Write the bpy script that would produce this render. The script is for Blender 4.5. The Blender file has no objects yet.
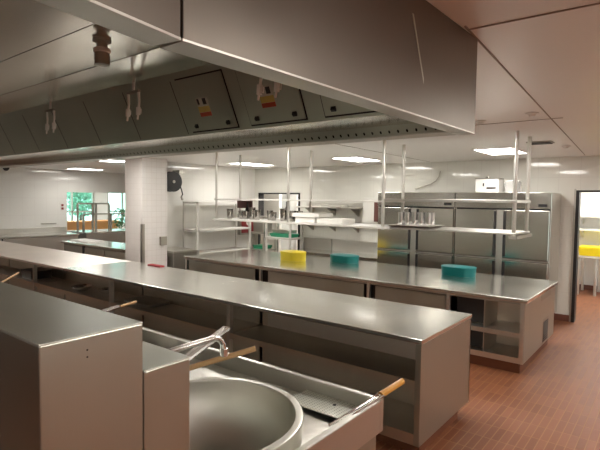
import bpy, bmesh, math, random
from mathutils import Vector, Matrix
random.seed(4)
C = bpy.context.scene.collection
H = 1.85
CEIL = 2.57

# ---------------------------------------------------------------- materials
def mat(name):
    m = bpy.data.materials.new(name); m.use_nodes = True
    nt = m.node_tree; b = nt.nodes['Principled BSDF']
    return m, nt, b
def plain(name, col, rough=.5, metal=0., spec=None, bump=0, bscale=60):
    m, nt, b = mat(name)
    b.inputs['Base Color'].default_value = (*col, 1)
    b.inputs['Roughness'].default_value = rough
    b.inputs['Metallic'].default_value = metal
    n = nt.nodes.new('ShaderNodeTexNoise'); n.inputs['Scale'].default_value = bscale
    tc = nt.nodes.new('ShaderNodeTexCoord'); nt.links.new(tc.outputs['Object'], n.inputs['Vector'])
    mr = nt.nodes.new('ShaderNodeMapRange'); mr.inputs['To Min'].default_value = max(0, rough-.05); mr.inputs['To Max'].default_value = min(1, rough+.06)
    nt.links.new(n.outputs['Fac'], mr.inputs['Value']); nt.links.new(mr.outputs['Result'], b.inputs['Roughness'])
    if bump:
        bp = nt.nodes.new('ShaderNodeBump'); bp.inputs['Strength'].default_value = bump
        nt.links.new(n.outputs['Fac'], bp.inputs['Height']); nt.links.new(bp.outputs['Normal'], b.inputs['Normal'])
    return m
def steel(name, col=(.6,.57,.53), rough=.28, stretch=(1,40,40), smudge=.12, bump=.012):
    """brushed stainless: fine stretched noise for the grain, large noise for the smudges"""
    m, nt, b = mat(name)
    b.inputs['Metallic'].default_value = 1
    tc = nt.nodes.new('ShaderNodeTexCoord')
    mp = nt.nodes.new('ShaderNodeMapping'); mp.inputs['Scale'].default_value = stretch
    nt.links.new(tc.outputs['Object'], mp.inputs['Vector'])
    n1 = nt.nodes.new('ShaderNodeTexNoise'); n1.inputs['Scale'].default_value = 5; n1.inputs['Detail'].default_value = 4
    nt.links.new(mp.outputs['Vector'], n1.inputs['Vector'])
    n2 = nt.nodes.new('ShaderNodeTexNoise'); n2.inputs['Scale'].default_value = 2.3; n2.inputs['Detail'].default_value = 5
    nt.links.new(tc.outputs['Object'], n2.inputs['Vector'])
    ad = nt.nodes.new('ShaderNodeMath'); ad.operation = 'MULTIPLY_ADD'
    nt.links.new(n2.outputs['Fac'], ad.inputs[0]); ad.inputs[1].default_value = smudge*2; ad.inputs[2].default_value = rough - smudge
    ad2 = nt.nodes.new('ShaderNodeMath'); ad2.operation = 'MULTIPLY_ADD'
    nt.links.new(n1.outputs['Fac'], ad2.inputs[0]); ad2.inputs[1].default_value = .08; nt.links.new(ad.outputs[0], ad2.inputs[2])
    nt.links.new(ad2.outputs[0], b.inputs['Roughness'])
    cr = nt.nodes.new('ShaderNodeMixRGB'); cr.inputs['Color1'].default_value = (*[c*.9 for c in col],1); cr.inputs['Color2'].default_value = (*[min(1,c*1.08) for c in col],1)
    nt.links.new(n2.outputs['Fac'], cr.inputs['Fac']); nt.links.new(cr.outputs['Color'], b.inputs['Base Color'])
    bp = nt.nodes.new('ShaderNodeBump'); bp.inputs['Strength'].default_value = bump; bp.inputs['Distance'].default_value = .01
    nt.links.new(n1.outputs['Fac'], bp.inputs['Height']); nt.links.new(bp.outputs['Normal'], b.inputs['Normal'])
    return m
def axes_vec(nt, a, b_):
    g = nt.nodes.new('ShaderNodeNewGeometry'); s = nt.nodes.new('ShaderNodeSeparateXYZ'); c = nt.nodes.new('ShaderNodeCombineXYZ')
    nt.links.new(g.outputs['Position'], s.inputs[0]); nt.links.new(s.outputs[a], c.inputs[0]); nt.links.new(s.outputs[b_], c.inputs[1])
    return c
def tiles(name, ab, w, h, c1, c2, grout, rough=.18, off=0., mortar=.004, bump=.3, spec=.5):
    m, nt, b = mat(name)
    v = axes_vec(nt, *ab)
    br = nt.nodes.new('ShaderNodeTexBrick'); br.offset = off; br.squash = 1
    br.inputs['Scale'].default_value = 1; br.inputs['Brick Width'].default_value = w; br.inputs['Row Height'].default_value = h
    br.inputs['Mortar Size'].default_value = mortar; br.inputs['Mortar Smooth'].default_value = .3; br.inputs['Bias'].default_value = 0
    br.inputs['Color1'].default_value = (*c1,1); br.inputs['Color2'].default_value = (*c2,1); br.inputs['Mortar'].default_value = (*grout,1)
    nt.links.new(v.outputs[0], br.inputs['Vector'])
    nt.links.new(br.outputs['Color'], b.inputs['Base Color'])
    mr = nt.nodes.new('ShaderNodeMapRange'); mr.inputs['To Min'].default_value = rough; mr.inputs['To Max'].default_value = min(1, rough+.4)
    nt.links.new(br.outputs['Fac'], mr.inputs['Value']); nt.links.new(mr.outputs['Result'], b.inputs['Roughness'])
    bp = nt.nodes.new('ShaderNodeBump'); bp.invert = True; bp.inputs['Strength'].default_value = bump; bp.inputs['Distance'].default_value = .002
    nt.links.new(br.outputs['Fac'], bp.inputs['Height']); nt.links.new(bp.outputs['Normal'], b.inputs['Normal'])
    b.inputs['Specular IOR Level'].default_value = spec
    return m
def emit(name, col, s):
    m, nt, b = mat(name)
    b.inputs['Base Color'].default_value = (*col,1); b.inputs['Emission Color'].default_value = (*col,1); b.inputs['Emission Strength'].default_value = s
    return m

M = dict(
 steel=steel('brushed_steel', (.66,.64,.59), .33, smudge=.09),
 steel_top=steel('worktop_steel', (.80,.80,.76), .16, (1,1,1), .025, 0),
 steel_dark=steel('aged_steel', (.46,.44,.39), .4, (40,2,2), .1),
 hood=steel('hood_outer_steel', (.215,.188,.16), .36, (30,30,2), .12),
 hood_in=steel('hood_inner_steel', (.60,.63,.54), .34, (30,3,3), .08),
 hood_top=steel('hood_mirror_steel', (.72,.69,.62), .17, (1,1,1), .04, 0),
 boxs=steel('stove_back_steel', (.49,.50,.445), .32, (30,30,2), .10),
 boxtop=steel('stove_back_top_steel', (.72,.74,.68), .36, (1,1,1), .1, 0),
 inner=steel('cabinet_inner_steel', (.62,.56,.48), .36, (2,30,30), .08),
 cups=plain('cup_steel', (.5,.48,.45), .14, 1),
 plinth=plain('plinth_tile', (.16,.055,.025), .45),
 film=steel('film_covered_steel', (.92,.86,.80), .4, (2,20,20), .08),
 frz=steel('freezer_steel', (.66,.64,.59), .16, (1,1,1), .03, 0),
 bright=plain('bright_plated_metal', (.95,.94,.9), .38, .3),
 chrome=plain('chrome', (.85,.85,.85), .12, 1),
 bowl=steel('bowl_steel', (.66,.65,.59), .34, (1,1,14), .06, .0),
 wood=plain('handle_wood', (.66,.42,.2), .5, bump=.1),
 woodo=plain('varnished_wood', (.62,.30,.05), .35, bump=.05),
 black=plain('black_plastic', (.012,.011,.011), .45),
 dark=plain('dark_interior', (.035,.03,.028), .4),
 rubber=plain('gasket_rubber', (.02,.018,.017), .6),
 white=plain('white_plastic', (.8,.78,.74), .35),
 foam=plain('white_foam', (.85,.83,.78), .6),
 powder=plain('powder_coated_white', (.68,.66,.61), .4),
 yellow=plain('yellow_plastic', (.9,.72,.02), .35),
 teal=plain('teal_plastic', (.0,.22,.22), .3),
 green=plain('green_plastic', (.03,.33,.17), .4),
 red=plain('dark_red_paint', (.22,.02,.02), .35),
 redc=plain('red_cloth', (.35,.03,.035), .8),
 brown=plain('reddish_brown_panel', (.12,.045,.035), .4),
 label_y=plain('label_yellow', (.6,.45,.12), .5),
 label_r=plain('label_red', (.42,.07,.03), .5),
 label_w=plain('label_white', (.6,.58,.5), .5),
 ceil=plain('ceiling_panel', (.84,.82,.79), .36),
 seam=plain('seam_shadow_gap', (.30,.25,.21), .7),
 plaster=plain('painted_wall', (.84,.83,.80), .6),
 base=plain('skirting_brown', (.16,.06,.04), .45),
 wallx=tiles('white_wall_tiles_x', ('X','Z'), .3, .45, (.74,.73,.67), (.75,.74,.68), (.64,.62,.57), .05),
 wally=tiles('white_wall_tiles_y', ('Y','Z'), .3, .45, (.79,.78,.74), (.80,.79,.75), (.70,.68,.64), .05),
 pilx_shaded=tiles('pillar_tiles_x_shaded', ('X','Z'), .1, .1, (.80,.76,.72), (.82,.78,.74), (.66,.62,.58), .2, mortar=.003),
 pily_lit=tiles('pillar_tiles_y_lit', ('Y','Z'), .1, .1, (.84,.82,.79), (.86,.84,.81), (.70,.67,.63), .2, mortar=.003),
 floor=tiles('quarry_floor_tiles', ('X','Y'), .06, .24, (.165,.052,.020), (.215,.073,.030), (.30,.16,.085), .5, off=0., mortar=.004, bump=.4, spec=.35),
 light=emit('light_diffuser', (1,.965,.91), 9),
 bluefloor=plain('dining_floor', (.45,.42,.38), .4),
 orange=plain('dining_counter_wood', (.75,.36,.12), .4),
)
def glassmat():
    m, nt, b = mat('tinted_window_glass')
    nt.nodes.remove(b); o = nt.nodes['Material Output']
    t = nt.nodes.new('ShaderNodeBsdfTransparent'); t.inputs['Color'].default_value = (.74,.95,.90,1)
    g = nt.nodes.new('ShaderNodeBsdfGlossy'); g.inputs['Roughness'].default_value = .05
    x = nt.nodes.new('ShaderNodeMixShader'); x.inputs[0].default_value = .08
    nt.links.new(t.outputs[0], x.inputs[1]); nt.links.new(g.outputs[0], x.inputs[2]); nt.links.new(x.outputs[0], o.inputs[0])
    return m
M['glass'] = glassmat()
def clear():
    m, nt, b = mat('clear_plastic')
    b.inputs['Base Color'].default_value = (.8,.8,.78,1); b.inputs['Roughness'].default_value = .1; b.inputs['Alpha'].default_value = .35
    return m
M['clear'] = clear()
def dotted(name, pitch, rad, org, col):
    m=steel(name,col,.3,(30,2,2),.06); nt=m.node_tree; b=nt.nodes['Principled BSDF']
    g=nt.nodes.new('ShaderNodeNewGeometry'); mp=nt.nodes.new('ShaderNodeMapping'); mp.vector_type='TEXTURE'
    mp.inputs['Location'].default_value=org; mp.inputs['Scale'].default_value=pitch
    v=nt.nodes.new('ShaderNodeTexVoronoi'); v.inputs['Randomness'].default_value=0; v.inputs['Scale'].default_value=1
    nt.links.new(g.outputs['Position'],mp.inputs['Vector']); nt.links.new(mp.outputs['Vector'],v.inputs['Vector'])
    c=nt.nodes.new('ShaderNodeMath'); c.operation='LESS_THAN'; c.inputs[1].default_value=rad; nt.links.new(v.outputs['Distance'],c.inputs[0])
    mx=nt.nodes.new('ShaderNodeMixRGB'); old=b.inputs['Base Color'].links[0].from_socket
    nt.links.new(c.outputs[0],mx.inputs['Fac']); nt.links.new(old,mx.inputs['Color1']); mx.inputs['Color2'].default_value=(.004,.004,.004,1); nt.links.new(mx.outputs[0],b.inputs['Base Color'])
    return m
M['perf']=dotted('perforated_strip_steel',(.045,.3,.06),.115,(0,2.05,2.171),(.42,.43,.37))
M['tray']=dotted('perforated_tray_steel',(.021,.015,.2),.16,(0,0,.79),(.62,.63,.57))

# ---------------------------------------------------------------- mesh builder
class MB:
    def __init__(s): s.bm = bmesh.new()
    def box(s, x0, x1, y0, y1, z0, z1):
        x0,x1=sorted((x0,x1)); y0,y1=sorted((y0,y1)); z0,z1=sorted((z0,z1))
        v=[s.bm.verts.new(p) for p in ((x0,y0,z0),(x1,y0,z0),(x1,y1,z0),(x0,y1,z0),(x0,y0,z1),(x1,y0,z1),(x1,y1,z1),(x0,y1,z1))]
        for f in ((0,3,2,1),(4,5,6,7),(0,1,5,4),(1,2,6,5),(2,3,7,6),(3,0,4,7)): s.bm.faces.new([v[i] for i in f])
        return s
    def prism_x(s, prof, x0, x1):   # closed profile of (y,z) run along X
        a=[s.bm.verts.new((x0,y,z)) for y,z in prof]; b=[s.bm.verts.new((x1,y,z)) for y,z in prof]
        n=len(prof)
        for i in range(n): s.bm.faces.new((a[i],a[(i+1)%n],b[(i+1)%n],b[i]))
        s.bm.faces.new(a[::-1]); s.bm.faces.new(b)
        return s
    def tube(s, pts, r, seg=10, r2=None):
        pts=[Vector(p) for p in pts]; rings=[]; n=len(pts)
        t0=(pts[1]-pts[0]).normalized(); ref=Vector((0,0,1)) if abs(t0.z)<.9 else Vector((1,0,0))
        u=t0.cross(ref).normalized()
        for i,p in enumerate(pts):
            t=(pts[min(i+1,n-1)]-pts[max(i-1,0)]).normalized()
            u=(u-t*u.dot(t)).normalized(); w=t.cross(u)
            rr = r if r2 is None else r+(r2-r)*i/(n-1)
            rings.append([s.bm.verts.new(p+u*math.cos(2*math.pi*k/seg)*rr+w*math.sin(2*math.pi*k/seg)*rr) for k in range(seg)])
        for a,b in zip(rings,rings[1:]):
            for k in range(seg): s.bm.faces.new((a[k],a[(k+1)%seg],b[(k+1)%seg],b[k]))
        s.bm.faces.new(rings[0][::-1]); s.bm.faces.new(rings[-1])
        return s
    def lathe(s, prof, c, seg=24, close=True):   # prof (r,z) about a vertical axis at c
        rings=[]
        for r,z in prof:
            if r<1e-5: rings.append([s.bm.verts.new((c[0],c[1],c[2]+z))])
            else: rings.append([s.bm.verts.new((c[0]+r*math.cos(2*math.pi*k/seg), c[1]+r*math.sin(2*math.pi*k/seg), c[2]+z)) for k in range(seg)])
        for a,b in zip(rings,rings[1:]):
            for k in range(seg):
                k2=(k+1)%seg
                if len(a)==1 and len(b)==1: continue
                if len(a)==1: s.bm.faces.new((a[0],b[k],b[k2]))
                elif len(b)==1: s.bm.faces.new((a[k],a[k2],b[0]))
                else: s.bm.faces.new((a[k],a[k2],b[k2],b[k]))
        return s
    def rrect(s, cx, cy, levels, seg=5):   # stacked rounded rectangles: (w, d, r, z)
        rings=[]
        for w,d,r,z in levels:
            ring=[]
            for qx,qy,a0 in ((1,1,0),(-1,1,90),(-1,-1,180),(1,-1,270)):
                for k in range(seg+1):
                    a=math.radians(a0+90*k/seg)
                    ring.append(s.bm.verts.new((cx+qx*(w/2-r)+r*math.cos(a), cy+qy*(d/2-r)+r*math.sin(a), z)))
            rings.append(ring)
        n=len(rings[0])
        for a,b in zip(rings,rings[1:]):
            for k in range(n): s.bm.faces.new((a[k],a[(k+1)%n],b[(k+1)%n],b[k]))
        s.bm.faces.new(rings[0][::-1]); s.bm.faces.new(rings[-1])
        return s
    def rot(s, c, ang, axis='Z'):
        bmesh.ops.rotate(s.bm, cent=c, matrix=Matrix.Rotation(ang,3,axis), verts=s.bm.verts[:]); return s
    def build(s, name, m, parent=None, bevel=0, smooth=False):
        me=bpy.data.meshes.new(name)
        bmesh.ops.recalc_face_normals(s.bm, faces=s.bm.faces[:])
        off=Vector((0,0,0)); p=parent
        while p is not None: off+=p.location; p=p.parent
        bmesh.ops.translate(s.bm, vec=-off, verts=s.bm.verts[:])
        s.bm.to_mesh(me); s.bm.free()
        o=bpy.data.objects.new(name, me); C.objects.link(o); me.materials.append(M[m] if isinstance(m,str) else m)
        if parent is not None: o.parent=parent
        if smooth:
            for f in me.polygons: f.use_smooth=True
            try: me.set_sharp_from_angle(angle=math.radians(40))
            except Exception: pass
        if bevel:
            b=o.modifiers.new('bevel','BEVEL'); b.width=bevel; b.segments=2; b.limit_method='ANGLE'; b.angle_limit=math.radians(40)
        return o
def tag(o, label, cat, group=None):
    o['label']=label; o['category']=cat
    if group: o['group']=group
    return o
def thing(name, label, cat, loc=(0,0,0), group=None):
    o=bpy.data.objects.new(name,None); C.objects.link(o); o.location=loc; o.empty_display_size=.05
    return tag(o,label,cat,group)
def struct(name, mb, m, **k):
    o=mb.build(name,m,**k); o['kind']='structure'; return o
def dup(root, loc, label=None):
    r=root.copy(); C.objects.link(r); r.location=loc
    if label: r['label']=label
    for ch in list(root.children):
        c=ch.copy(); C.objects.link(c); c.parent=r
        for g in list(ch.children):
            d=g.copy(); C.objects.link(d); d.parent=c
    return r

# ---------------------------------------------------------------- room
WY=8.5; LX=-8.0; FX=-13.3
struct('floor', MB().box(-13.45,5.1,-5.1,12.1,-.1,0), 'floor')
struct('ceiling', MB().box(-20.2,5.1,-5.1,14,CEIL,CEIL+.1), 'ceil')
wb=MB(); wb.box(-7.9-.14,-7.9,WY,WY+.12,0,CEIL); wb.box(-7.9,-6.65,WY,WY+.12,2.0,CEIL); wb.box(-6.65,-1.25,WY,WY+.12,0,CEIL)
wb.box(-1.25,.6,WY,WY+.12,2.02,CEIL); wb.box(.6,5.1,WY,WY+.12,0,CEIL)
struct('wall_back', wb, 'wallx')
struct('wall_left', MB().box(LX-.12,LX-.04,5.8,WY,0,CEIL), 'wally')
struct('wall_right', MB().box(5.0,5.1,-5.0,WY,0,CEIL), 'wally')
struct('wall_front', MB().box(-13.3,5.0,-5.1,-5.0,0,CEIL), 'wallx')
wf=MB(); wf.box(FX-.12,FX,-5.0,6.55,0,CEIL); wf.box(FX-.12,FX,6.55,11.5,0,.9); wf.box(FX-.12,FX,6.55,11.5,1.97,CEIL); wf.box(FX-.12,FX,11.5,12,0,CEIL)
struct('wall_far_left', wf, 'wally')
struct('wall_passage', MB().box(FX,LX-.12,WY+1.0,WY+1.1,0,CEIL), 'wallx')
# pillar in front of the passage
px0,px1,py0,py1=-7.98,-7.45,5.0,5.53
pl=struct('wall_pillar', MB().box(px0,px1,py0,py1,0,CEIL-.005), 'pilx_shaded'); pl.data.materials.append(M['pily_lit'])
for f in pl.data.polygons:
    if abs(f.normal.x)>.5: f.material_index=1  # lighter copy of the tile on the side faces, light put into its colour
struct('trim_1', MB().box(px1-.012,px1+.004,py0-.004,py0+.05,0,1.38).box(px1-.05,px1+.004,py0-.005,py0-.0005,0,1.38), 'steel_dark')
# skirting of the back wall and its end
struct('baseboard_back', MB().box(-6.6,-1.235,WY-.015,WY-.001,0,.1), 'base')
# wide doorway on the right: dark frame
d=struct('door_1', MB().box(-1.25,-1.205,WY-.02,WY+.14,0,2.02).box(-1.25,.6,WY-.02,WY+.14,2.02,2.05).box(.56,.6,WY-.02,WY+.14,0,2.02), 'black')
struct('trim_2', MB().box(-1.275,-1.25,WY-.02,WY-.001,0,2.07), 'steel_dark')
d=struct('door_2', MB().box(-7.9,-7.86,WY-.02,WY+.13,0,2.0).box(-6.69,-6.65,WY-.02,WY+.13,0,2.0).box(-7.9,-6.65,WY-.02,WY+.13,1.97,2.0), 'black')
# rooms behind the doorways
struct('wall_store_back', MB().box(-3.2,4,11.95,12.05,0,CEIL), 'plaster')
struct('wall_store_left', MB().box(-3.3,-3.2,WY+.12,12.05,0,CEIL), 'plaster')
struct('baseboard_store', MB().box(-3.2,4,11.93,11.95,0,.1), 'base')
struct('wall_corridor_back', MB().box(-9,-5,10.3,10.4,0,CEIL), 'plaster')
struct('wall_corridor_right', MB().box(-5.1,-5,WY+.12,10.3,0,CEIL), 'plaster')
# ceiling joints
def strip(name, a, b, w=.004):
    a=Vector(a); b=Vector(b); n=(b-a).normalized().cross(Vector((0,0,1)))*w
    m=MB(); v=[m.bm.verts.new(p) for p in (a+n,a-n,b-n,b+n)]; w2=[m.bm.verts.new(x.co+Vector((0,0,.004))) for x in v]
    m.bm.faces.new(v); m.bm.faces.new(w2[::-1])
    for i in range(4): m.bm.faces.new((v[i],v[(i+1)%4],w2[(i+1)%4],w2[i]))
    struct(name,m,'seam')
zc=CEIL-.004
strip('trim_3',(-.72,2.0,zc),(-1.13,8.3,zc)); strip('trim_4',(-.72,2.05,zc),(3.5,2.1,zc)); strip('trim_5',(-.8,4.6,zc),(-7.9,4.6,zc),.004)
strip('trim_6',(-3.4,2.4,zc),(-3.6,8.4,zc),.004)

# dining area beyond the serving opening
struct('wall_dining_floor', MB().box(-20,-13.45,3,14,-.1,0), 'bluefloor')
wd=MB(); wd.box(-18.2,-18,3,14,0,.75); wd.box(-18.2,-18,3,14,2.35,CEIL); wd.box(-18.2,-18,9.95,10.5,.75,2.35); wd.box(-18.2,-18,12.6,14,.75,2.35); wd.box(-18.2,-18,3,6.5,.75,2.35)
struct('wall_dining_back', wd, 'plaster'); struct('wall_dining_side', MB().box(-20,-9,13.5,13.6,0,CEIL), 'plaster')
struct('wall_dining_near', MB().box(-20,-13.45,2.9,3,0,CEIL), 'plaster')
def window(n, y0, y1, k):
    f=MB(); z0,z1=.75,2.35
    f.box(-18.12,-18.04,y0,y0+.06,z0,z1); f.box(-18.12,-18.04,y1-.06,y1,z0,z1); f.box(-18.12,-18.04,y0,y1,z0,z0+.06); f.box(-18.12,-18.04,y0,y1,z1-.06,z1)
    for i in range(1,k): y=y0+(y1-y0)*i/k; f.box(-18.12,-18.04,y-.03,y+.03,z0,z1)
    f.box(-18.12,-18.04,y0,y1,1.25,1.3)
    o=struct('window_%d'%n,f,'steel_dark'); MB().box(-18.09,-18.08,y0,y1,z0,z1).build('pane','glass',o)
window(1,6.5,9.95,4); window(2,10.5,12.6,3)

# ---------------------------------------------------------------- ceiling lights
LIGHTS=[(-2.0,7.12,'square ceiling light panel above the right-hand freezer',.48,.85),
        (-4.45,7.28,'square ceiling light panel above the middle of the prep table',.48,.85),
        (-6.98,7.28,'square ceiling light panel over the back left doorway',.48,.85),
        (-12.2,6.5,'ceiling light panel before the far dining hatch',.5,.75),
        (-8.85,5.25,'ceiling light panel partly cut by the hood edge, left of the pillar',.45,.5)]
for x,y,lab,w,dd in LIGHTS+[(x,y,None,.55,1.0) for x,y in ((-1.95,4.3),(-4.45,4.3),(-6.98,4.0),(.7,7.28),(.7,4.6),(.9,1.9),(3.2,4.6),(3.2,1.9),(.9,-1.2),(-2.5,-2.0),(-10.5,2),(3.2,-1.2))]:
    if lab is None: lab='flat white ceiling light panel hidden by the hood or beside the frame'
    t=thing('ceiling_light',lab,'ceiling light',(x,y,CEIL),'ceiling light panels')
    f=MB(); e=.02
    f.box(x-w/2-e,x+w/2+e,y-dd/2-e,y-dd/2,CEIL-.012,CEIL-.0005).box(x-w/2-e,x+w/2+e,y+dd/2,y+dd/2+e,CEIL-.012,CEIL-.0005)
    f.box(x-w/2-e,x-w/2,y-dd/2,y+dd/2,CEIL-.012,CEIL-.0005).box(x+w/2,x+w/2+e,y-dd/2,y+dd/2,CEIL-.012,CEIL-.0005)
    f.build('frame','white',t); MB().box(x-w/2,x+w/2,y-dd/2,y+dd/2,CEIL-.008,CEIL-.0005).build('diffuser','light',t)
for x,y in ((-.7,10.0),(-.7,11.2),(-7.2,9.4),(-15.6,7.6),(-15.6,10.2)):  # unseen panels added to brighten store room, corridor and dining area
    t=thing('ceiling_light','unseen light panel added to brighten the room behind the wall','ceiling light',(x,y,CEIL),'ceiling light panels')
    MB().box(x-.5,x+.5,y-.4,y+.4,CEIL-.01,CEIL-.0005).build('diffuser','light',t)
# vent and small fittings in the ceiling
t=thing('ceiling_vent','narrow dark slotted vent in the ceiling right of the hanging posts','vent',(-1.32,6.3,CEIL))
MB().box(-1.46,-1.19,6.2,6.4,CEIL-.012,CEIL-.0005).build('frame','steel_dark',t)
s=MB(); [s.box(-1.44,-1.21,6.215+.034*i,6.23+.034*i,CEIL-.02,CEIL-.012) for i in range(6)]; s.build('slats','dark',t)
for x,y,lab in ((-.96,4.235,'small round white disc on the ceiling right of the hood corner'),(-1.15,6.9,'small round disc on the ceiling near the right doorway'),(-1.42,4.4,'small bright sprinkler tip beside the hood corner')):
    o=MB().lathe([(0,-.03),(.02,-.028),(.03,-.012),(.05,-.008),(.05,-.0005)],(x,y,CEIL),16).build('ceiling_disc','white',smooth=True); tag(o,lab,'ceiling fitting')

t=thing('dome_camera','small black dome camera under the ceiling at the far left edge','camera',(-12.9,5.2,CEIL))
MB().tube([(-12.9,4.88,CEIL-.001),(-12.9,4.88,CEIL-.03)],.07,18).build('mount','white',t)
MB().lathe([(0,-.12),(.04,-.11),(.07,-.07),(.08,-.03),(0,-.03)],(-12.9,4.88,CEIL),18).build('dome','black',t,smooth=True)
# ---------------------------------------------------------------- hood
ZB=2.156; HX=-.73; HY=2.19; HL=-9.5
t=thing('exhaust_hood','large stainless extraction hood hanging over the wok range','hood',(-3,1,ZB))
# end panel, the vertical joint near the camera
PV=(HX,HY,ZB); PA=math.radians(-1.3)
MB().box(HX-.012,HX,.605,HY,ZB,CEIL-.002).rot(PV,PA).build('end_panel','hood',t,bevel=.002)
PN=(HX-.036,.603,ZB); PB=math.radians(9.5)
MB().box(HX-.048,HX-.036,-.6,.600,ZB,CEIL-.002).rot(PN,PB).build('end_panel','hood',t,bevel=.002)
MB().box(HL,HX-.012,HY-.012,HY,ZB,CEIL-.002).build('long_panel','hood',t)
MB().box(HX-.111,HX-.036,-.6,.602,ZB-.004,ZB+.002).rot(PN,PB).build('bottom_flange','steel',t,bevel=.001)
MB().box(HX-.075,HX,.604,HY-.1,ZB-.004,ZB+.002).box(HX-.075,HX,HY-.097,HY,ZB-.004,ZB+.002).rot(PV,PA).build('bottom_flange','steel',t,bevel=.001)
# gutter along the far edge
g=MB(); g.box(HL,HX-.075,2.07,HY,ZB-.002,ZB+.004); g.build('gutter','steel_dark',t)
pf=MB()
pf.prism_x([(2.07,ZB),(2.06,ZB),(2.03,ZB+.042),(2.04,ZB+.042)],HL,HX-.012)
pf.build('perforated_strip','perf',t)
MB().prism_x([(2.03,ZB+.042),(1.71,2.187),(1.71,2.195),(2.03,ZB+.05)],HL,HX-.012).build('inner_ledge','hood_top',t)
# sloping inner face with access doors
def slope(z): return 1.7-.48*(z-2.19)
MB().prism_x([(slope(2.187),2.187),(slope(2.49),2.49),(slope(2.49)+.01,2.49),(slope(2.187)+.01,2.187)],HL,HX-.012).build('inner_slope','hood_in',t)
def onslope(x0,x1,z0,z1,th,base=0):
    m=MB(); y=lambda z:slope(z)-base
    return m.prism_x([(y(z0),z0),(y(z0)-th,z0-.48*th),(y(z1)-th,z1-.48*th),(y(z1),z1)],x0,x1)
drs=[(-1.19,-.87),(-1.62,-1.295),(-2.05,-1.715),(-2.48,-2.15),(-2.92,-2.59),(-3.36,-3.03),(-3.8,-3.47),(-4.24,-3.91),(-4.68,-4.35)]
for i,(a,b) in enumerate(drs):
    if i>2: onslope(b+.05,b+.054,2.195,2.45,.001).build('panel_seam','rubber',t); continue
    onslope(a-.007,b+.007,2.198,2.455,.0015).build('door_seam','rubber',t)
    dr=onslope(a,b,2.205,2.448,.006,.0015).build('access_door','hood_in',t,bevel=.001)
    for kx in (a+.05,b-.05):
        m=MB(); z=2.225; m.prism_x([(slope(z)-.008,z-.010),(slope(z)-.018,z-.002),(slope(z)-.014,z+.012),(slope(z)-.006,z+.008)],kx-.012,kx+.012); m.build('latch','black',dr)
    if i in (1,2):
        cx=(a+b)/2-.02
        lb=onslope(cx-.043,cx+.043,2.264,2.352,.0012,.0078).build('warning_label','label_w',dr)
        onslope(cx-.041,cx+.041,2.266,2.285,.001,.0092).build('red_band','label_r',dr)
        onslope(cx-.041,cx+.041,2.286,2.312,.001,.0092).build('yellow_band','label_y',dr)
        onslope(cx-.035,cx-.02,2.322,2.348,.001,.0092).build('dark_figure','dark',dr); onslope(cx+.005,cx+.03,2.320,2.348,.001,.0092).build('dark_figure','dark',dr)
# flat roof inside the hood in three strips
MB().prism_x([(1.265,2.482),(1.49,2.456),(1.49,2.49),(1.265,2.49)],HL,HX-.03).build('roof_band','hood_top',t,bevel=.001)
for y0,y1 in ((.955,1.26),(-.6,.95)):
    MB().box(HL,HX-.012,y0,y1,2.482,2.49).build('roof_panel','hood_top',t,bevel=.001)
MB().box(HL,HX-.03,-.6,1.56,2.4905,2.4915).build('roof_backing','rubber',t)
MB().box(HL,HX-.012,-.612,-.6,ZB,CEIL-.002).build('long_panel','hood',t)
# jar light under the hood roof
t=thing('hood_lamp','small dark jar-shaped lamp hanging under the mirror-like hood roof','lamp',(-1.85,1.06,2.482))
MB().lathe([(.0,0),(.036,0),(.036,-.01),(.022,-.016),(.022,-.04),(.0,-.04)],(-1.85,1.06,2.481),20).build('base','steel_dark',t,smooth=True)
MB().lathe([(.0,-.036),(.031,-.036),(.034,-.041),(.034,-.05),(.028,-.054),(.0,-.054)],(-1.85,1.06,2.481),20).build('collar','powder',t,smooth=True)
MB().lathe([(.028,-.054),(.031,-.07),(.029,-.1),(.016,-.104),(0,-.104)],(-1.85,1.06,2.481),20).build('jar','steel_dark',t,smooth=True)
# hanging links of the fire system
def link(x, lab):
    t=thing('fire_link',lab,'fire link',(x,1.5,2.46),'fire links hanging in the hood'); y=1.5
    MB().tube([(x,y,2.60-.12),(x,y,2.415)],.008,8).build('stem','bright',t)
    MB().box(x-.055,x+.055,y-.008,y+.008,2.402,2.416).build('crossbar','steel_dark',t,bevel=.002)
    for sx in (-1,1):
        a=MB(); xx=x+sx*.048
        a.tube([(xx,y,2.404),(xx+.004,y,2.35),(xx-.004,y,2.30),(xx-.012,y,2.262)],.0075,8,.005); a.tube([(xx-.003,y,2.325),(xx-.006,y,2.285)],.012,8)
        a.tube([(xx-.006,y,2.30),(xx+.014,y+.004,2.292),(xx+.016,y+.004,2.315)],.003,6); a.build('rod','bright',t,smooth=True)
link(-1.345,'pair of shiny hanging link rods nearest the hood end panel')
link(-2.31,'pair of shiny hanging link rods midway along the hood')
link(-3.25,'pair of shiny hanging link rods farthest to the left in the hood')

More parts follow.
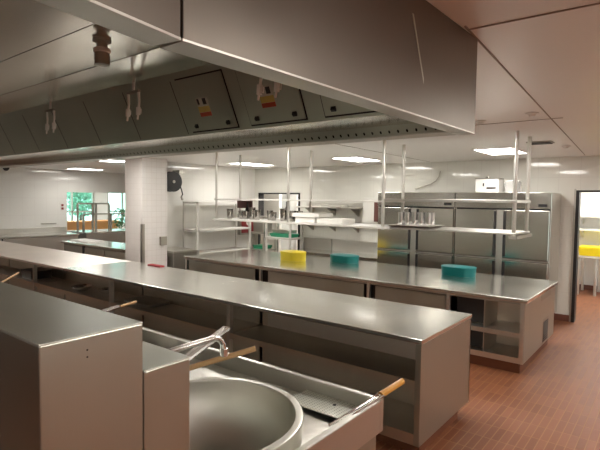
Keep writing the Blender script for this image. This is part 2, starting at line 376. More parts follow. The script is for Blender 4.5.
# ---------------------------------------------------------------- wok range
RX1=-1.136; RX0=-7.35; RY0=.962; RY1=2.165; RZ=.85
t=thing('wok_range','long stainless wok range with a big open wok and perforated drain tray','range',(-4,1.5,0))
b=MB(); b.box(RX0,RX1+.0,RY1-.035,RY1,.68,RZ); b.box(RX1-.035,RX1,RY0,RY1-.035,.68,RZ); b.box(RX0,RX1,RY0-.01,RY0+.02,.68,RZ); b.box(RX0,RX0+.03,RY0,RY1,.68,RZ)
b.build('rim','steel',t,bevel=.006)
b=MB(); b.box(RX0+.02,RX1-.025,RY1-.05,RY1-.03,.12,.68); b.box(RX1-.045,RX1-.025,RY0,RY1-.05,.12,.68); b.box(RX0+.02,RX0+.04,RY0,RY1-.05,.12,.68); b.box(RX0+.02,RX1-.025,RY0,RY0+.02,.12,.68)
b.build('body','boxs',t)
for x in (RX1-.1,-2.6,-4.1,-5.7,RX0+.1):
    for y in (RY0+.1,RY1-.12): MB().tube([(x,y,0),(x,y,.14)],.025,12).build('leg','steel',t)
CR=.46
mods=[(-1.667,-2.44,RX1-.034),(-3.2,-3.98,-2.44),(-4.75,-5.52,-3.98),(-6.3,RX0+.03,-5.52)]
for cx,xa,xb in mods:
    cy=1.43
    m=MB(); N=64; ya,yb=RY0+.02,RY1-.035; inner=[];outer=[]
    angs=sorted(set([2*math.pi*k/N for k in range(N)]+[math.atan2(y-cy,x-cx)%(2*math.pi) for x in(xa,xb) for y in(ya,yb)]))
    for a in angs:
        ca,sa=math.cos(a),math.sin(a); k=[]
        if ca>1e-9:k.append((xb-cx)/ca)
        if ca<-1e-9:k.append((xa-cx)/ca)
        if sa>1e-9:k.append((yb-cy)/sa)
        if sa<-1e-9:k.append((ya-cy)/sa)
        q=min(k); ri=min(CR-.008,q)
        inner.append(m.bm.verts.new((cx+ri*ca,cy+ri*sa,.775))); outer.append(m.bm.verts.new((cx+q*ca,cy+q*sa,.755)))
    n=len(angs)
    for i in range(n):
        try: m.bm.faces.new((inner[i],inner[(i+1)%n],outer[(i+1)%n],outer[i]))
        except ValueError: pass
    m.build('deck','steel',t)
    # wok: rolled rim and deep bowl
    pr=[(CR-.004,-.13),(CR,-.01),(CR-.002,-.002),(CR-.007,0),(CR-.034,.0),(CR-.037,-.003),(CR-.038,-.014)]
    MB().lathe(pr,(cx,cy,.872),72).build('wok_ring','bowl',t,smooth=True)
    pr=[(CR-.038,-.014)]+[((CR-.038)*math.cos(a),-.014-.36*math.sin(a)) for a in [math.pi/2*k/16 for k in range(1,16)]]+[(0,-.374)]
    MB().lathe(pr,(cx,cy,.872),72).build('wok','bowl',t,smooth=True)
# perforated tray at the front right corner
ty0,ty1,tx0,tx1=1.93,2.128,-1.60,-1.215
tr=MB().prism_x([(ty0,.787),(ty1,.780),(ty1,.786),(ty0,.793)],tx0,tx1).build('drain_tray','tray',t)
MB().tube([(-1.36,2.05,.787),(-1.36,2.05,.792)],.009,12).build('drain_plug','black',tr)
# utensils
def utensil(name, label, cat, a, b, split, wood='wood', rm=.011, rw=.013, twin=False, head=None):
    a=Vector(a); b=Vector(b); c=a.lerp(b,split); t=thing(name,label,cat,tuple(a))
    m=MB()
    if twin:
        side=(b-a).cross(Vector((0,0,1))).normalized()*.014
        m.tube([a+side,c+side],rm,8); m.tube([a-side,c-side],rm,8); m.tube([c-side*1.6,c+side*1.6],rm,8)
    else: m.tube([a,c],rm,12)
    m.build('metal_shaft','chrome',t,smooth=True)
    if split<1: MB().tube([c,c.lerp(b,.15),c.lerp(b,.85),b],rw,12).build('wooden_handle',wood,t,smooth=True)
    if head:
        if head=='ladle': MB().lathe([(0,-.04),(.03,-.034),(.05,-.012),(.056,.01),(.052,.01),(.045,-.012),(0,-.034)],tuple(a-(b-a).normalized()*.05),20).build('bowl','chrome',t,smooth=True)
        else:
            d=(b-a).normalized(); s=d.cross(Vector((0,0,1))).normalized(); m=MB()
            v=[m.bm.verts.new(a-d*.11+s*.05),m.bm.verts.new(a-d*.11-s*.05),m.bm.verts.new(a-s*.02),m.bm.verts.new(a+s*.02)]
            up=s.cross(d)*.003; w=[m.bm.verts.new(x.co+up) for x in v]
            m.bm.faces.new(v); m.bm.faces.new(w[::-1])
            for i in range(4): m.bm.faces.new((v[i],v[(i+1)%4],w[(i+1)%4],w[i]))
            m.build('blade','chrome',t)
    return t
utensil('wok_ladle','thick chrome tube-handled ladle leaning up beside the tap','ladle',(-1.93,1.25,.93),(-2.215,2.09,1.03),1,rm=.016,twin=True,head='ladle')
utensil('wok_spatula','spatula with a plain wooden handle crossing the wok under the tap','spatula',(-2.0,1.6,.955),(-1.73,1.845,1.06),.05,rw=.015,head='spat')
utensil('wok_ladle','twin-wire ladle with an orange varnished handle over the range corner','ladle',(-1.19,1.77,.83),(-1.118,2.33,.893),.66,'woodo',rm=.006,rw=.017,twin=True)
utensil('wok_spatula','ladle with dark wooden handle poking up behind the tall stove back','ladle',(-3.74,2.0,.885),(-3.82,2.5,.91),.6,rm=.012,twin=True,rw=.012,head='ladle')
utensil('wok_spatula','pale handled ladle at the far left edge, behind the stove back','ladle',(-5.4,1.85,.9),(-6.3,2.5,.915),.2,rm=.01,rw=.011,head='ladle')

# raised stainless backs of the range
BX=-1.148
ledge=None
def backbox(name,label,y0,y1,z,holes):
    t=thing(name,label,'stove back',(-3,y0,0))
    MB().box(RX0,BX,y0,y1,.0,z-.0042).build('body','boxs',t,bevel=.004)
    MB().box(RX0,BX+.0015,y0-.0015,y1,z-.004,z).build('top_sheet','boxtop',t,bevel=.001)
    if holes:
        h=MB(); [h.tube([(BX-.002,y0+.115,z-.04-.018*i),(BX+.0015,y0+.115,z-.04-.018*i)],.0022,8) for i in range(2)]; h.build('rivet_holes','black',t)
    return t
backbox('stove_back_cabinet','tall plain stainless box nearest the camera, bottom left',.497,.772,1.508,True)
tp=backbox('stove_back_ledge','lower stainless box between the tall box and the wok',.775,.935,1.371,False)
# swing tap over the wok, coming out of the back
pth=[(-1.67,.935,1.2),(-1.67,1.1,1.2),(-1.675,1.5,1.2)]+[(-1.68,1.5+.07*math.sin(a),1.2-.07*(1-math.cos(a))) for a in [math.pi/2*k/6 for k in range(1,7)]]+[(-1.68,1.572,1.12)]
sp=MB().tube(pth,.014,12).build('tap_spout','chrome',tp,smooth=True)
MB().tube([(-1.68,1.572,1.135),(-1.68,1.572,1.10)],.019,12).build('nozzle','chrome',sp,smooth=True)
MB().tube([(-1.67,.936,1.2),(-1.67,.955,1.2)],.032,16).build('wall_flange','chrome',sp)

# ---------------------------------------------------------------- long counter
AX=-1.365; AY0,AY1=3.135,4.155; AZ=.888; AL=-12.2
SE=-6.48
t=thing('long_counter','long open-fronted stainless counter running across the middle of the kitchen','counter',(-5,3.6,0))
for xa,xb in ((AX,-3.3),(-3.3,-5.35),(-5.35,-7.4),(-7.4,-9.45),(-9.45,AL)):
    x0,x1=min(xa,xb),max(xa,xb)
    MB().box(x0+.002,x1-.002 if x1<AX else AX,AY1-.02,AY1,.12,AZ-.033).build('back_panel','inner',t)
    MB().box(x0+.02,x1-.02,3.6,3.61,.2,AZ-.033).build('middle_panel','inner',t)
    MB().box(x0+.02,x1-.02,AY0+.02,3.598,.55,.575).box(x0+.02,x1-.02,3.612,AY1-.02,.55,.575).box(x0+.02,x1-.02,AY0+.004,AY0+.02,.535,.585).build('shelf','inner',t)
    MB().box(x0+.02,x1-.02,AY0+.02,AY1-.02,.17,.2).box(x0+.02,x1-.02,AY0+.004,AY0+.02,.12,.2).build('bottom_shelf','inner',t)
    MB().box(x0-.02,x0+.02,AY0+.003,AY0+.05,.12,AZ-.033).build('upright','steel',t)
    if x1>-2: MB().box(x0+.5,x1-.045,AY0+.003,AY0+.02,AZ-.15,AZ-.033).build('front_panel','steel',t)
MB().box(AX-.045,AX,AY0,AY1,.12,AZ-.033).build('end_panel','boxs',t,bevel=.003)
MB().box(AL+.1,AX-.05,AY0+.12,AY1-.12,0,.12).build('plinth','plinth',t)
o=MB().box(SE,AX+.006,AY0-.006,AY1+.004,AZ-.032,AZ).build('worktop','steel_top',t,bevel=.004)
MB().box(AL,SE-.003,AY0-.006,AY1+.004,AZ-.032,AZ).build('worktop','film',t,bevel=.004)['label']='pinkish film-covered stretch of worktop'
def bowl(x,y,z,r,lab):
    o=MB().lathe([(0,.0),(r*.55,.002),(r*.9,.04),(r,.06),(r*1.08,.062),(r*1.08,.066),(r*.98,.065),(r*.88,.045),(r*.5,.008),(0,.006)],(x,y,z),28).build('steel_bowl','chrome',smooth=True); tag(o,lab,'bowl')
bowl(-6.35,3.32,.5755,.13,'shallow steel bowl on the middle shelf of the long counter')
bowl(-5.9,3.42,.5755,.11,'smaller steel bowl right of the shallow bowl on the shelf')
tag(MB().rrect(-5.0,3.42,[(.5,.3,.03,.576),(.54,.33,.04,.61),(.54,.33,.04,.614)]).build('food_tray','steel_dark'),'dark rectangular tray on the counter middle shelf','tray')
tag(MB().rrect(-7.9,3.4,[(.4,.3,.04,.576),(.42,.32,.04,.70)]).build('storage_tub','dark'),'dark tub in the counter shelf at the far left','tub')
tag(MB().rrect(-5.78,4.1,[(.30,.09,.02,.8885),(.30,.09,.02,.9),(.26,.06,.02,.904)]).build('folded_cloth','redc'),'folded red cloth on the back edge of the long counter','cloth')

# ---------------------------------------------------------------- prep table with doors
BX1=-1.2; BX0=-6.84; BY0,BY1=5.43,7.05; BZ=.83
t=thing('prep_table','wide stainless prep table cabinet carrying the yellow and teal tubs','prep table',(-4,6.2,0))
MB().box(BX0,BX1,BY0,BY1,BZ-.04,BZ).build('worktop','steel_top',t,bevel=.005)
MB().box(BX1-.07,BX1-.03,BY0+.02,BY1-.03,.13,BZ-.04).build('end_panel','boxs',t,bevel=.003)
MB().box(BX0+.03,BX0+.07,BY0+.02,BY1-.03,.13,BZ-.04).build('end_panel','boxs',t)
MB().box(BX0+.07,BX1-.07,BY1-.05,BY1-.03,.13,BZ-.04).build('back_panel','steel_dark',t)
MB().box(BX0+.07,BX1-.07,BY0+.02,BY1-.05,.13,.155).box(BX0+.07,BX1-.07,BY0+.012,BY0+.03,.13,.19).build('bottom_shelf','steel',t)
MB().box(-2.04,BX1-.075,BY0+.05,BY1-.4,.43,.445).box(-2.04,BX1-.075,BY0+.02,BY0+.05,.405,.455).build('shelf','steel',t)
MB().box(BX0+.03,BX1-.03,BY0+.012,BY0+.03,BZ-.062,BZ-.04).build('top_rail','steel_dark',t)
for x in (BX0+.05,-5.02,-3.12,-2.06,BX1-.055):
    MB().box(x-.02,x+.02,BY0+.01,BY0+.05,.13,BZ-.04).build('upright','steel',t)
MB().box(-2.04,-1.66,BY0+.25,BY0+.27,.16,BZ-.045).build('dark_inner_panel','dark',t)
for a,b in ((-6.75,-5.16),(-4.88,-3.2),(-3.03,-2.1)):
    dr=MB().box(a,b,BY0+.035,BY0+.055,.2,BZ-.075).build('sliding_door','boxs',t,bevel=.004)
    MB().box((a+b)/2-.05,(a+b)/2+.05,BY0+.03,BY0+.036,.45,.47).build('pull','steel_dark',dr)
MB().box(-1.66,BX1-.075,BY0+.55,BY0+.56,.16,BZ-.045).build('inner_panel','inner',t)
MB().box(-1.665,-1.655,BY0+.06,BY0+.56,.16,BZ-.045).build('inner_divider','inner',t)
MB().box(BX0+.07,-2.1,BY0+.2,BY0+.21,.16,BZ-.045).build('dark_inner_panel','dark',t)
v=MB(); v.box(BX1-.0305,BX1-.0285,6.36,6.66,.15,.44); v.build('end_vent','steel_dark',t)
v=MB(); [v.box(BX1-.029,BX1-.022,6.38,6.64,.17+.028*i,.18+.028*i) for i in range(9)]; v.build('vent_slats','rubber',t)
MB().box(BX1-.0305,BX1-.026,6.22,6.75,.69,.76).build('end_plate','steel_dark',t)
MB().box(BX0+.12,BX1-.08,BY0+.1,BY1-.1,0,.13).build('plinth','plinth',t)
def tub(cx,cy,w,dd,h,m,lab):
    t=thing('plastic_tub',lab,'tub',(cx,cy,BZ))
    z=BZ+.001
    MB().rrect(cx,cy,[(w*.95,dd*.94,.14,z),(w*.98,dd*.97,.15,z+h*.85),(w*.98,dd*.97,.15,z+h*.86)],6).build('body',m,t,smooth=True)
    MB().rrect(cx,cy,[(w,dd,.155,z+h*.86),(w,dd,.155,z+h*.97),(w*.97,dd*.95,.15,z+h)],6).build('lid',m,t,smooth=True)
tub(-5.08,6.32,.46,.34,.15,'yellow','bright yellow plastic tub on the prep table')
tub(-4.3,6.7,.50,.34,.12,'teal','teal plastic tub at the middle of the prep table, right of the yellow one')
tub(-2.37,6.62,.48,.32,.125,'teal','teal plastic tub near the right end of the prep table')

# ---------------------------------------------------------------- hanging shelf
t=thing('hanging_shelf','two-tier stainless shelf hung from ceiling posts over the prep table','hanging shelf',(-3.5,5.45,1.5))
SX=(-1.31,-2.8,-4.28,-5.74); F,R=5.2,5.72
for x in SX:
    for y in (F,R):
        m=MB(); m.tube([(x,y,1.5),(x,y,CEIL-.001)],.021,12); m.build('post','steel',t,smooth=True)
MB().box(SX[3]-.06,SX[1]+.1,F-.03,R+.03,1.51,1.535).build('lower_shelf','powder',t,bevel=.003)
MB().box(SX[1]+.104,SX[0]+.03,F-.03,R+.03,1.52,1.54).build('lower_shelf','steel',t,bevel=.003)
MB().box(SX[3]-.03,SX[1]+.02,F-.03,R+.03,1.83,1.85).build('upper_shelf','powder',t,bevel=.003)
MB().box(SX[1]+.024,SX[0]+.03,F-.03,R+.03,1.845,1.875).build('upper_shelf','steel',t,bevel=.003)
MB().box(SX[0]-.03,SX[0]+.05,F-.06,R+.06,1.48,1.51).build('end_bracket','steel_dark',t)
tag(MB().box(SX[3]+.03,SX[3]+.36,R-.1,R-.08,1.70,1.818).build('reflection_panel','brown'),'end plate under the upper hanging shelf at its left, coloured as a reddish reflection','panel')  # reflection on the steel end plate, put into a reddish brown colour
# brackets under the shelf's left half
def cup(x,y,z,r,h,m='chrome'):
    o=MB().lathe([(0,0),(r*.72,0),(r*.8,h*.1),(r,h),(r*.93,h),(r*.72,h*.12),(0,h*.08)],(x,y,z),14).build('steel_cup',m,smooth=True); return o
first=None
n=0
for i,(x,y) in enumerate([(-5.6,5.35),(-5.5,5.5),(-5.36,5.38),(-5.23,5.34),(-5.12,5.36),(-5.0,5.34),(-4.88,5.5),(-4.72,5.4),(-4.6,5.5),(-4.5,5.36),(-4.38,5.38),(-4.31,5.5),(-5.3,5.55),(-4.46,5.56)]):
    if first is None:
        first=cup(x,y,1.536,.052,.155,'cups'); me=first.data
        for v_ in me.vertices: v_.co-=Vector((x,y,1.536))
        first.location=(x,y,1.536); o=first
    else:
        o=first.copy(); C.objects.link(o); o.location=(x,y,1.536); s=random.uniform(.85,1.12); o.scale=(s,s,s*random.uniform(.85,1.15))
    tag(o,'small steel cup in the row at the left of the lower hanging shelf','cup','steel cups on the left of the hanging shelf')
for x,y,h,lab in ((-5.42,5.56,.26,'dark upright bottle among the cups at the left of the shelf'),(-4.62,5.58,.28,'thin dark bottle behind the second group of cups')):
    tag(MB().lathe([(0,0),(.03,0),(.03,h*.6),(.012,h*.75),(.012,h),(0,h)],(x,y,1.536),14).build('bottle','rubber',smooth=True),lab,'bottle')
tag(MB().box(-4.2,-3.86,5.26,5.56,1.5365,1.61).build('foam_box','foam',bevel=.004),'left white box on the lower hanging shelf','box')
tag(MB().box(-4.24,-3.78,5.24,5.58,1.6115,1.665).build('foam_box','foam',bevel=.004),'white box stacked on top of the left white box','box')
tag(MB().box(-3.83,-3.42,5.26,5.58,1.5365,1.605).build('foam_box','foam',bevel=.004),'lower white box just right of the stacked white boxes','box')
t2=thing('serving_tray','dark steel tray on the right half of the hanging shelf, holding tall cups','tray',(-2.5,5.4,1.541))
TX=-2.47
MB().rrect(TX,5.4,[(.48,.42,.04,1.5415),(.54,.48,.05,1.565),(.58,.52,.06,1.567)]).build('tray_body','steel_dark',t2)
cf=None
for i in range(5):
    for j in range(2):
        x,y=TX-.14+i*.085,5.3+j*.12
        if cf is None:
            cf=MB().lathe([(0,0),(.032,0),(.034,.02),(.036,.15),(.033,.15),(.03,.01),(0,.01)],(0,0,0),16).build('tall_cup','chrome',smooth=True); o=cf
        else: o=cf.copy(); C.objects.link(o)
        o.location=(x,y,1.568); tag(o,'tall straight steel cup standing on the dark tray','cup','tall steel cups on the tray')

# ---------------------------------------------------------------- freezers
def freezer(x0,label):
    w=1.4; y0=7.7; y1=8.46; t=thing('upright_freezer',label,'freezer',(x0+w/2,y0,0),'four-door upright freezers')
    x1=x0+w
    MB().box(x0,x1,y0+.04,y1,.14,2.0).build('body','frz',t,bevel=.003)
    MB().box(x0,x1,y0+.01,y0+.04,1.76,2.0).build('header','frz',t,bevel=.003)
    MB().box(x1-.17,x1-.05,y0+.004,y0+.01,1.79,1.83).build('display','black',t)
    MB().box(x0+.02,x1-.02,y0+.03,y0+.041,.15,1.765).build('gasket','rubber',t)
    for k in range(4):
        X=(x0+.12 if k%2 else x1-.12); Y=(y0+.12 if k<2 else y1-.12); MB().tube([(X,Y,0),(X,Y,.14)],.025,10).build('leg','steel',t)
    mid=(x0+x1)/2
    for za,zb in ((.16,.965),(1.005,1.735)):
        for side in (-1,1):
            a,b=(x0+.015,mid-.05) if side<0 else (mid+.05,x1-.015)
            dr=MB().box(a,b,y0,y0+.03,za,zb).build('door','frz',t,bevel=.006)
            hx=b-.022 if side<0 else a+.022
            MB().box(hx-.02,hx+.02,y0-.004,y0+.002,za+.02,zb-.02).build('recessed_handle','rubber',dr)
    MB().box(mid-.046,mid+.046,y0+.004,y0+.03,.16,1.735).build('centre_post','steel',t)
    MB().box(x0+.01,x1-.01,y0+.006,y0+.028,.972,.998).build('cross_rail','steel_dark',t)
    return t
f1=freezer(-4.26,'left four-door stainless freezer against the back wall')
f2=dup(f1,(-2.845+.7,7.7,0),'right four-door stainless freezer, beside the doorway, white appliance on top')
# on top of the right freezer
t=thing('white_appliance','white box appliance with a dark knob on top of the right freezer','appliance',(-2.39,7.95,2.0))
MB().box(-2.58,-2.22,7.84,8.1,2.001,2.215).build('body','white',t,bevel=.01)
MB().box(-2.585,-2.215,7.835,8.105,2.216,2.23).build('lid','steel_dark',t,bevel=.004)
MB().tube([(-2.42,7.95,2.23),(-2.42,7.95,2.26)],.03,14).build('knob','chrome',t)
MB().box(-2.40,-2.26,7.834,7.84,2.06,2.085).build('slot','black',t); MB().box(-2.46,-2.44,7.834,7.84,2.10,2.15).build('switch','dark',t)
t=thing('clear_box','clear rigid plastic container beside the white appliance','container',(-2.03,7.95,2.0))
MB().box(-2.13,-1.94,7.86,8.05,2.001,2.18).build('body','clear',t,bevel=.01); MB().box(-2.135,-1.935,7.855,8.055,2.181,2.195).build('lid','white',t)
w=MB(); [w.tube([(a,b,2.001),(a,b,2.18)],.005,6) for a in(-2.135,-1.935) for b in (7.855,8.055)]; w.build('corner_wire','chrome',t)
# hose hanging on the back wall above the freezers
tag(MB().tube([(-3.9,8.47,2.08),(-3.75,8.46,2.12),(-3.6,8.46,2.16),(-3.5,8.47,2.22),(-3.44,8.47,2.3),(-3.42,8.48,2.4)],.012,8).build('wall_cable','steel_dark',smooth=True),'thin grey cable curving up the wall above the left freezer','cable')
# dark red-brown cabinet left of freezer
t=thing('wall_cabinet','narrow white wall cabinet with a dark reddish door, left of the freezers','cabinet',(-4.6,8.3,1.4))
MB().box(-4.92,-4.30,8.3,8.49,1.4,1.9).build('body','powder',t,bevel=.004); MB().box(-4.66,-4.40,8.285,8.3,1.44,1.82).build('door','brown',t,bevel=.003)

# wall shelves and wall counter left of the freezers
def wshelf(x0,x1,z,label):
    t=thing('wall_shelf',label,'shelf',((x0+x1)/2,8.49,z),'stainless wall shelves')
    MB().box(x0,x1,8.12,8.49,z-.03,z).build('board','steel',t,bevel=.003); MB().box(x0,x1,8.47,8.49,z,z+.08).build('back_lip','steel',t)
    for x in (x0+.18,(x0+x1)/2,x1-.18):
        MB().prism_x([(8.49,z-.03),(8.2,z-.03),(8.49,z-.19)],x-.02,x+.02).build('bracket','steel_dark',t)
wshelf(-6.45,-4.95,1.71,'upper stainless wall shelf above the back counter')
wshelf(-6.45,-4.95,1.38,'lower stainless wall shelf above the back counter')
tag(MB().rrect(-5.6,8.3,[(.5,.24,.03,1.7105),(.54,.28,.03,1.75)]).build('flat_tray','powder'),'pale flat tray on the upper wall shelf','tray')
tag(MB().rrect(-5.3,8.3,[(.5,.24,.03,1.3805),(.54,.28,.03,1.41)]).build('flat_tray','steel_dark'),'grey flat tray on the lower wall shelf','tray')
t=thing('back_counter','stainless counter with splashback along the back wall left of the freezers','counter',(-5.4,8.2,0))
MB().box(-6.45,-4.36,7.9,8.47,.74,.78).build('worktop','steel_top',t,bevel=.003); MB().box(-5.75,-4.36,8.47,8.495,.74,1.02).build('splashback','steel',t)
MB().box(-6.5,-5.76,8.46,8.495,.74,1.02).build('splashback','granite' if 'granite' in M else 'steel_dark',t)
MB().box(-6.43,-4.38,7.93,8.46,.12,.74).build('cabinet_body','steel_dark',t)
for x in (-6.4,-4.46): MB().tube([(x,8.2,0),(x,8.2,.12)],.03,10).build('leg','steel',t)

# ---------------------------------------------------------------- racks
def rack(name,label,x0,x1,y0,y1,z,levels,m='powder',trays=()):
    t=thing(name,label,'rack',((x0+x1)/2,(y0+y1)/2,0),None)
    for x in (x0,x1):
        for y in (y0,y1): MB().box(x-.02,x+.02,y-.02,y+.02,0,z).build('post',m,t)
    for q in levels: MB().box(x0-.02,x1+.02,y0-.02,y1+.02,q-.04,q).build('shelf',m,t,bevel=.002)
    return t
rack('storage_rack','white four-post storage rack standing along the left wall',-7.93,-7.5,6.3,7.78,1.78,(1.78,1.22,.75,.3))
rack('storage_rack','white shelf rack with green trays in front of the back doorway',-7.2,-6.52,8.0,8.4,1.42,(1.42,1.02,.62,.2))
rack('storage_rack','grey steel rack in the back left corner beside the green tray rack',-7.72,-7.28,8.0,8.4,1.46,(1.46,1.1,.72,.25),'steel')
for x,y,z,w,m,lab in ((-6.85,8.2,1.021,.62,'green','bright green tray on the rack shelf in front of the doorway'),(-7.5,8.2,.721,.36,'green','dark green tray on the grey steel rack'),
                 (-6.85,8.2,1.421-.4+.09,.5,'steel','grey tray lying on the bright green tray')):
    tag(MB().rrect(x,y,[(w*.9,.28,.03,z),(w,.33,.04,z+.06),(w,.33,.04,z+.075)]).build('food_tray',m),lab,'tray')
tag(MB().rrect(-7.5,8.2,[(.34,.28,.03,1.101),(.36,.3,.03,1.32)]).build('storage_tub','steel_dark'),'grey tub on the upper shelf of the grey steel rack','tub')
# red fire cabinet on the left wall corner
t=thing('fire_cabinet','dark red fire cabinet with a pale emblem on the wall behind the rack','fire cabinet',(-7.9,8.1,1.0))
MB().box(-8.03,-7.93,7.9,8.42,1.02,1.5).build('frame','steel_dark',t); MB().box(-7.93,-7.92,7.95,8.37,1.06,1.46).build('door','red',t); MB().tube([(-7.92,8.16,1.3),(-7.915,8.16,1.3)],.07,20).build('emblem','powder',t)
# white post and dark dome beyond the doorway
tag(MB().box(-7.47,-7.38,9.3,9.39,0,1.95).build('white_post','white'),'white post standing behind the back doorway','post')
t=thing('wall_camera','small black dome camera beyond the back doorway','camera',(-7.2,9.3,1.7))
MB().lathe([(0,-.06),(.04,-.05),(.06,0),(.06,.03),(0,.03)],(-7.2,9.36,1.85),16).build('dome','black',t,smooth=True); MB().box(-7.25,-7.15,9.33,9.39,1.55,1.75).build('bracket','black',t)
MB().box(-7.38,-7.13,9.34,9.38,1.9,1.92).build('arm','black',t)

# hose reel on the left wall
t=thing('hose_reel','black hose reel on the wall right of the tiled pillar','hose reel',(-7.98,6.15,2.18))
def discx(mb,y,z,r,xa,xb,seg=28): mb.tube([(xa,y,z),(xb,y,z)],r,seg); return mb
discx(MB(),5.98,2.17,.2,-7.86,-7.84).build('side_plate','black',t); discx(MB(),5.98,2.17,.2,-7.98,-7.96).build('side_plate','black',t)
hs=MB(); 
for i in range(5):
    xx=-7.95+.02*i; hs.tube([(xx,5.98+.17*math.cos(a),2.17+.17*math.sin(a)) for a in [2*math.pi*k/24 for k in range(25)]],.01,6)
hs.build('hose_coil','rubber',t); discx(MB(),5.98,2.17,.03,-8.03,-7.83).build('hub','steel_dark',t)
MB().tube([(-7.9,6.15,2.15),(-7.9,6.22,2.0),(-7.9,6.24,1.92),(-7.9,6.21,1.88)],.012,8).build('hose_end','rubber',t,smooth=True)
MB().tube([(-7.9,6.21,1.88),(-7.9,6.24,1.81)],.022,10).build('spray_gun','steel_dark',t)
MB().box(-8.04,-7.82,6.1,6.22,2.33,2.4).build('mount','steel_dark',t)

# hand sink next to the pillar
t=thing('hand_sink','small stainless sink cabinet behind the pillar against the wall','sink',(-7.8,5.9,0))
MB().box(-8.0,-7.35,5.6,6.15,.1,.82).build('cabinet','steel_dark',t,bevel=.004); MB().box(-8.02,-7.33,5.58,6.17,.821,.86).build('basin_top','steel',t,bevel=.004)
for x in (-7.95,-7.4):
    for y in (5.65,6.1): MB().tube([(x,y,0),(x,y,.1)],.02,8).build('leg','steel',t)
tag(MB().box(-7.448,-7.41,5.36,5.5,.98,1.14).build('switch_box','steel_dark',bevel=.004),'small grey switch box on the right face of the pillar','switch box')

# ---------------------------------------------------------------- left side
t=thing('side_counter','long stainless counter with splashback against the far left wall','counter',(-12.8,3,0))
MB().box(-13.28,-12.35,-1,6.4,.84,.88).build('worktop','steel_top',t,bevel=.004); MB().box(-13.295,-13.25,-1,6.5,.881,1.02).build('splashback','steel',t,bevel=.004)
for i,(a,b) in enumerate(((-1,.9),(.93,2.75),(2.78,4.58),(4.61,6.4))):
    MB().box(-12.44,-12.42,a,b,.14,.83).build('door','steel',t,bevel=.004)
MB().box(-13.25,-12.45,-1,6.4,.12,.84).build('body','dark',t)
for y in (-.8,3,6.2): MB().tube([(-12.6,y,0),(-12.6,y,.12)],.03,10).build('leg','steel',t)
o=thing('wall_switch','small double red-grey switch on the left wall above the counter','switch',(FX,6.42,1.55))
MB().box(FX,FX+.012,6.37,6.47,1.47,1.66).build('plate','white',o); MB().box(FX+.012,FX+.02,6.39,6.45,1.58,1.64).build('rocker','red',o); MB().box(FX+.012,FX+.02,6.39,6.45,1.49,1.55).build('rocker','red',o)
tag(MB().box(FX,FX+.015,5.85,6.25,1.1,1.13).build('wall_outlet','steel_dark'),'low grey socket strip on the left wall','socket')
t=thing('island_counter','stainless cabinet counter between the pillar and the serving hatch','counter',(-9.3,5.4,0))
MB().box(-10.55,-8.02,5.05,5.75,.84,.88).build('worktop','steel_top',t,bevel=.004); MB().box(-10.5,-8.05,5.1,5.7,.12,.84).build('body','steel_dark',t)
for a,b in ((-10.48,-9.68),(-9.6,-8.85),(-8.82,-8.08)): MB().box(a,b,5.08,5.1,.16,.8).build('door','steel',t,bevel=.004)
MB().box(-9.67,-9.61,5.07,5.1,.13,.83).build('gap_strip','rubber',t)
for x in (-10.4,-8.2): MB().tube([(x,5.4,0),(x,5.4,.12)],.03,10).build('leg','steel',t)
tag(MB().rrect(-10.1,5.4,[(.8,.4,.04,.8805),(.8,.4,.04,.9),(.74,.34,.04,.915)]).build('folded_cloth','foam'),'flat white folded sheet on the counter near the serving hatch','cloth')
t=thing('serving_counter','stainless serving counter below the hatch with pass shelf frame','counter',(-12.9,8,0))
MB().box(-13.2,-12.4,6.6,9.4,.86,.9).build('worktop','steel_top',t,bevel=.004); MB().box(-13.15,-12.45,6.65,9.35,.1,.86).build('body','steel_dark',t)
for y in (6.8,9.2): MB().tube([(-12.7,y,0),(-12.7,y,.1)],.03,10).build('leg','steel',t)
SC=t
def frame(y0,y1,z1,x,extra,label):
    m=.022
    t=MB().box(x-m,x+m,y0,y1,z1-.04,z1).build('pass_frame','steel_dark',SC)
    for y in (y0,y1,*extra): MB().box(x-m,x+m,y-m,y+m,.901,z1-.0405).build('upright','steel_dark',t)
    return t
frame(6.65,7.95,1.4,-12.6,(7.0,7.45),'low long steel frame on the serving counter')
frame(6.67,7.6,1.68,-12.95,(7.1,7.2),'taller steel frame on the serving counter seen against the windows')
# dining side: wooden counter and dark seating
t=thing('dining_counter','orange wooden counter in the dining area beyond the hatch','counter',(-16,9,0))
MB().box(-16.4,-15.8,7.2,9.6,0,.98).build('body','orange',t,bevel=.01); MB().box(-16.45,-15.75,7.15,9.65,.98,1.02).build('top','orange',t)
t=thing('dining_plant','dark green potted shrub beyond the hatch beside the right window','plant',(-15.5,9.4,0))
MB().lathe([(0,0),(.16,0),(.2,.5),(0,.5)],(-15.3,9.45,0),16).build('pot','dark',t)
m=MB()
for i in range(220):
    a=random.uniform(0,6.28); r=random.uniform(0,.3); z=random.uniform(.5,1.45); p=Vector((-15.3+r*math.cos(a),9.45+r*math.sin(a),z)); q=Vector([random.uniform(-.07,.07) for _ in range(3)]); s=Vector([random.uniform(-.04,.04) for _ in range(3)])
    m.bm.faces.new([m.bm.verts.new(v) for v in (p-q,p+s,p+q,p-s)])
lf=plain('leaf_green',(.08,.2,.08),.5); m.build('foliage',lf,t)
t=thing('dining_table','dark dining table seen under the steel frames beyond the hatch','table',(-14.8,8.4,0))
MB().box(-15.2,-14.5,7.6,8.9,.72,.76).build('tabletop','brown',t); [MB().box(a-.03,a+.03,b-.03,b+.03,0,.72).build('leg','steel_dark',t) for a in(-15.1,-14.6) for b in (7.7,8.8)]
lf2=plain('hazy_leaf_green',(.22,.42,.30),.6)
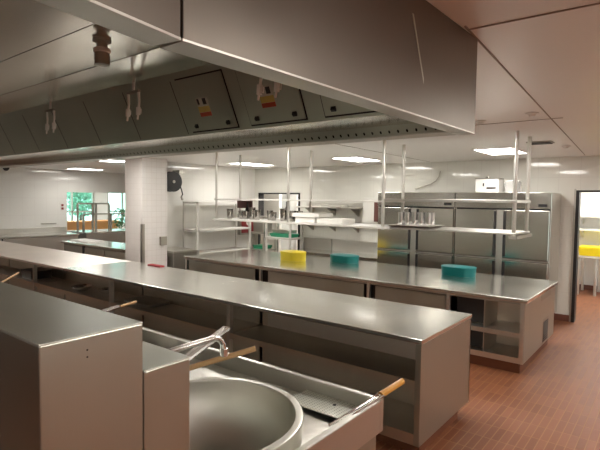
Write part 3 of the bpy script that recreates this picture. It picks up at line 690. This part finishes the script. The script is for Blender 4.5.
def tree(x,y,h,r,lab,seed):
    rnd=random.Random(seed); t=thing('leafy_tree',lab,'tree',(x,y,0)); MB().tube([(x,y,-.1),(x+.05,y,h*.5),(x,y,h*.8)],.09,10,.04).build('trunk','brown',t,smooth=True)
    m=MB()
    for i in range(700):
        d=Vector([rnd.gauss(0,1) for _ in range(3)]).normalized()*r*rnd.uniform(.5,1); p=Vector((x,y,h*.75))+Vector((d.x,d.y,d.z*1.1))
        q=Vector([rnd.uniform(-.14,.14) for _ in range(3)]); k=Vector([rnd.uniform(-.08,.08) for _ in range(3)])
        m.bm.faces.new([m.bm.verts.new(v) for v in (p-q,p+k,p+q,p-k)])
    m.build('foliage',lf2,t)
struct('ground', MB().box(-30,-20,0,18,-.15,-.05),'plaster')
tree(-23,9.6,2.0,1.0,'green tree outside the left dining window',1); tree(-24,12.5,2.2,.8,'smaller green tree outside, between the two dining windows',2)
# ---------------------------------------------------------------- store room on the right
def sshelf(z,lab):
    t=thing('store_shelf',lab,'shelf',(-1,11.8,z),'white store room shelves')
    MB().box(-2.0,2.5,11.55,11.94,z-.04,z).build('board','white',t,bevel=.004)
    for x in (-1.6,-.4,.8): MB().prism_x([(11.94,z-.04),(11.62,z-.04),(11.94,z-.2)],x-.02,x+.02).build('bracket','powder',t)
sshelf(1.60,'upper white wall shelf in the store room at right'); sshelf(1.32,'lower white wall shelf in the store room at right')
t=thing('store_table','steel-legged table in the store room under the yellow bin','table',(-.9,11.4,0))
MB().box(-1.68,.6,11.15,11.85,.76,.8).build('tabletop','steel_top',t)
for x in (-1.55,-1.25,.5):
    for y in (11.2,11.8): MB().tube([(x,y,0),(x,y,.76)],.028,10).build('leg','steel',t)
tag(MB().rrect(-1.07,11.4,[(.95,.5,.04,.8005),(1.0,.55,.05,.95),(1.0,.55,.05,.98)]).build('plastic_crate','yellow'),'yellow plastic crate on the store room table, right edge','crate')

# ---------------------------------------------------------------- world, camera
w=bpy.data.worlds.new('sky'); bpy.context.scene.world=w; w.use_nodes=True
w.node_tree.nodes['Background'].inputs[0].default_value=(.80,.96,.96,1); w.node_tree.nodes['Background'].inputs[1].default_value=1.7
cam=bpy.data.cameras.new('camera'); co=bpy.data.objects.new('camera',cam); C.objects.link(co)
f,pi,ro,ya=483.38,5.24806446e-02,1.34144928e-02,6.63624005e-01
fw=Vector((-math.sin(ya),math.cos(ya),0)); rt=Vector((math.cos(ya),math.sin(ya),0)); up=Vector((0,0,1))
f2=fw*math.cos(pi)-up*math.sin(pi); u2=up*math.cos(pi)+fw*math.sin(pi)
r3=rt*math.cos(ro)+u2*math.sin(ro); u3=u2*math.cos(ro)-rt*math.sin(ro)
mt=Matrix((r3,u3,-f2)).transposed().to_4x4(); mt.translation=Vector((0,0,H)); co.matrix_world=mt
cam.sensor_width=36; cam.lens=f/600*36; cam.clip_start=.02
sc=bpy.context.scene; sc.camera=co
sc.view_settings.view_transform='Standard'; sc.view_settings.look='None'; sc.view_settings.gamma=1; sc.view_settings.exposure=1.2
sc.cycles.max_bounces=10
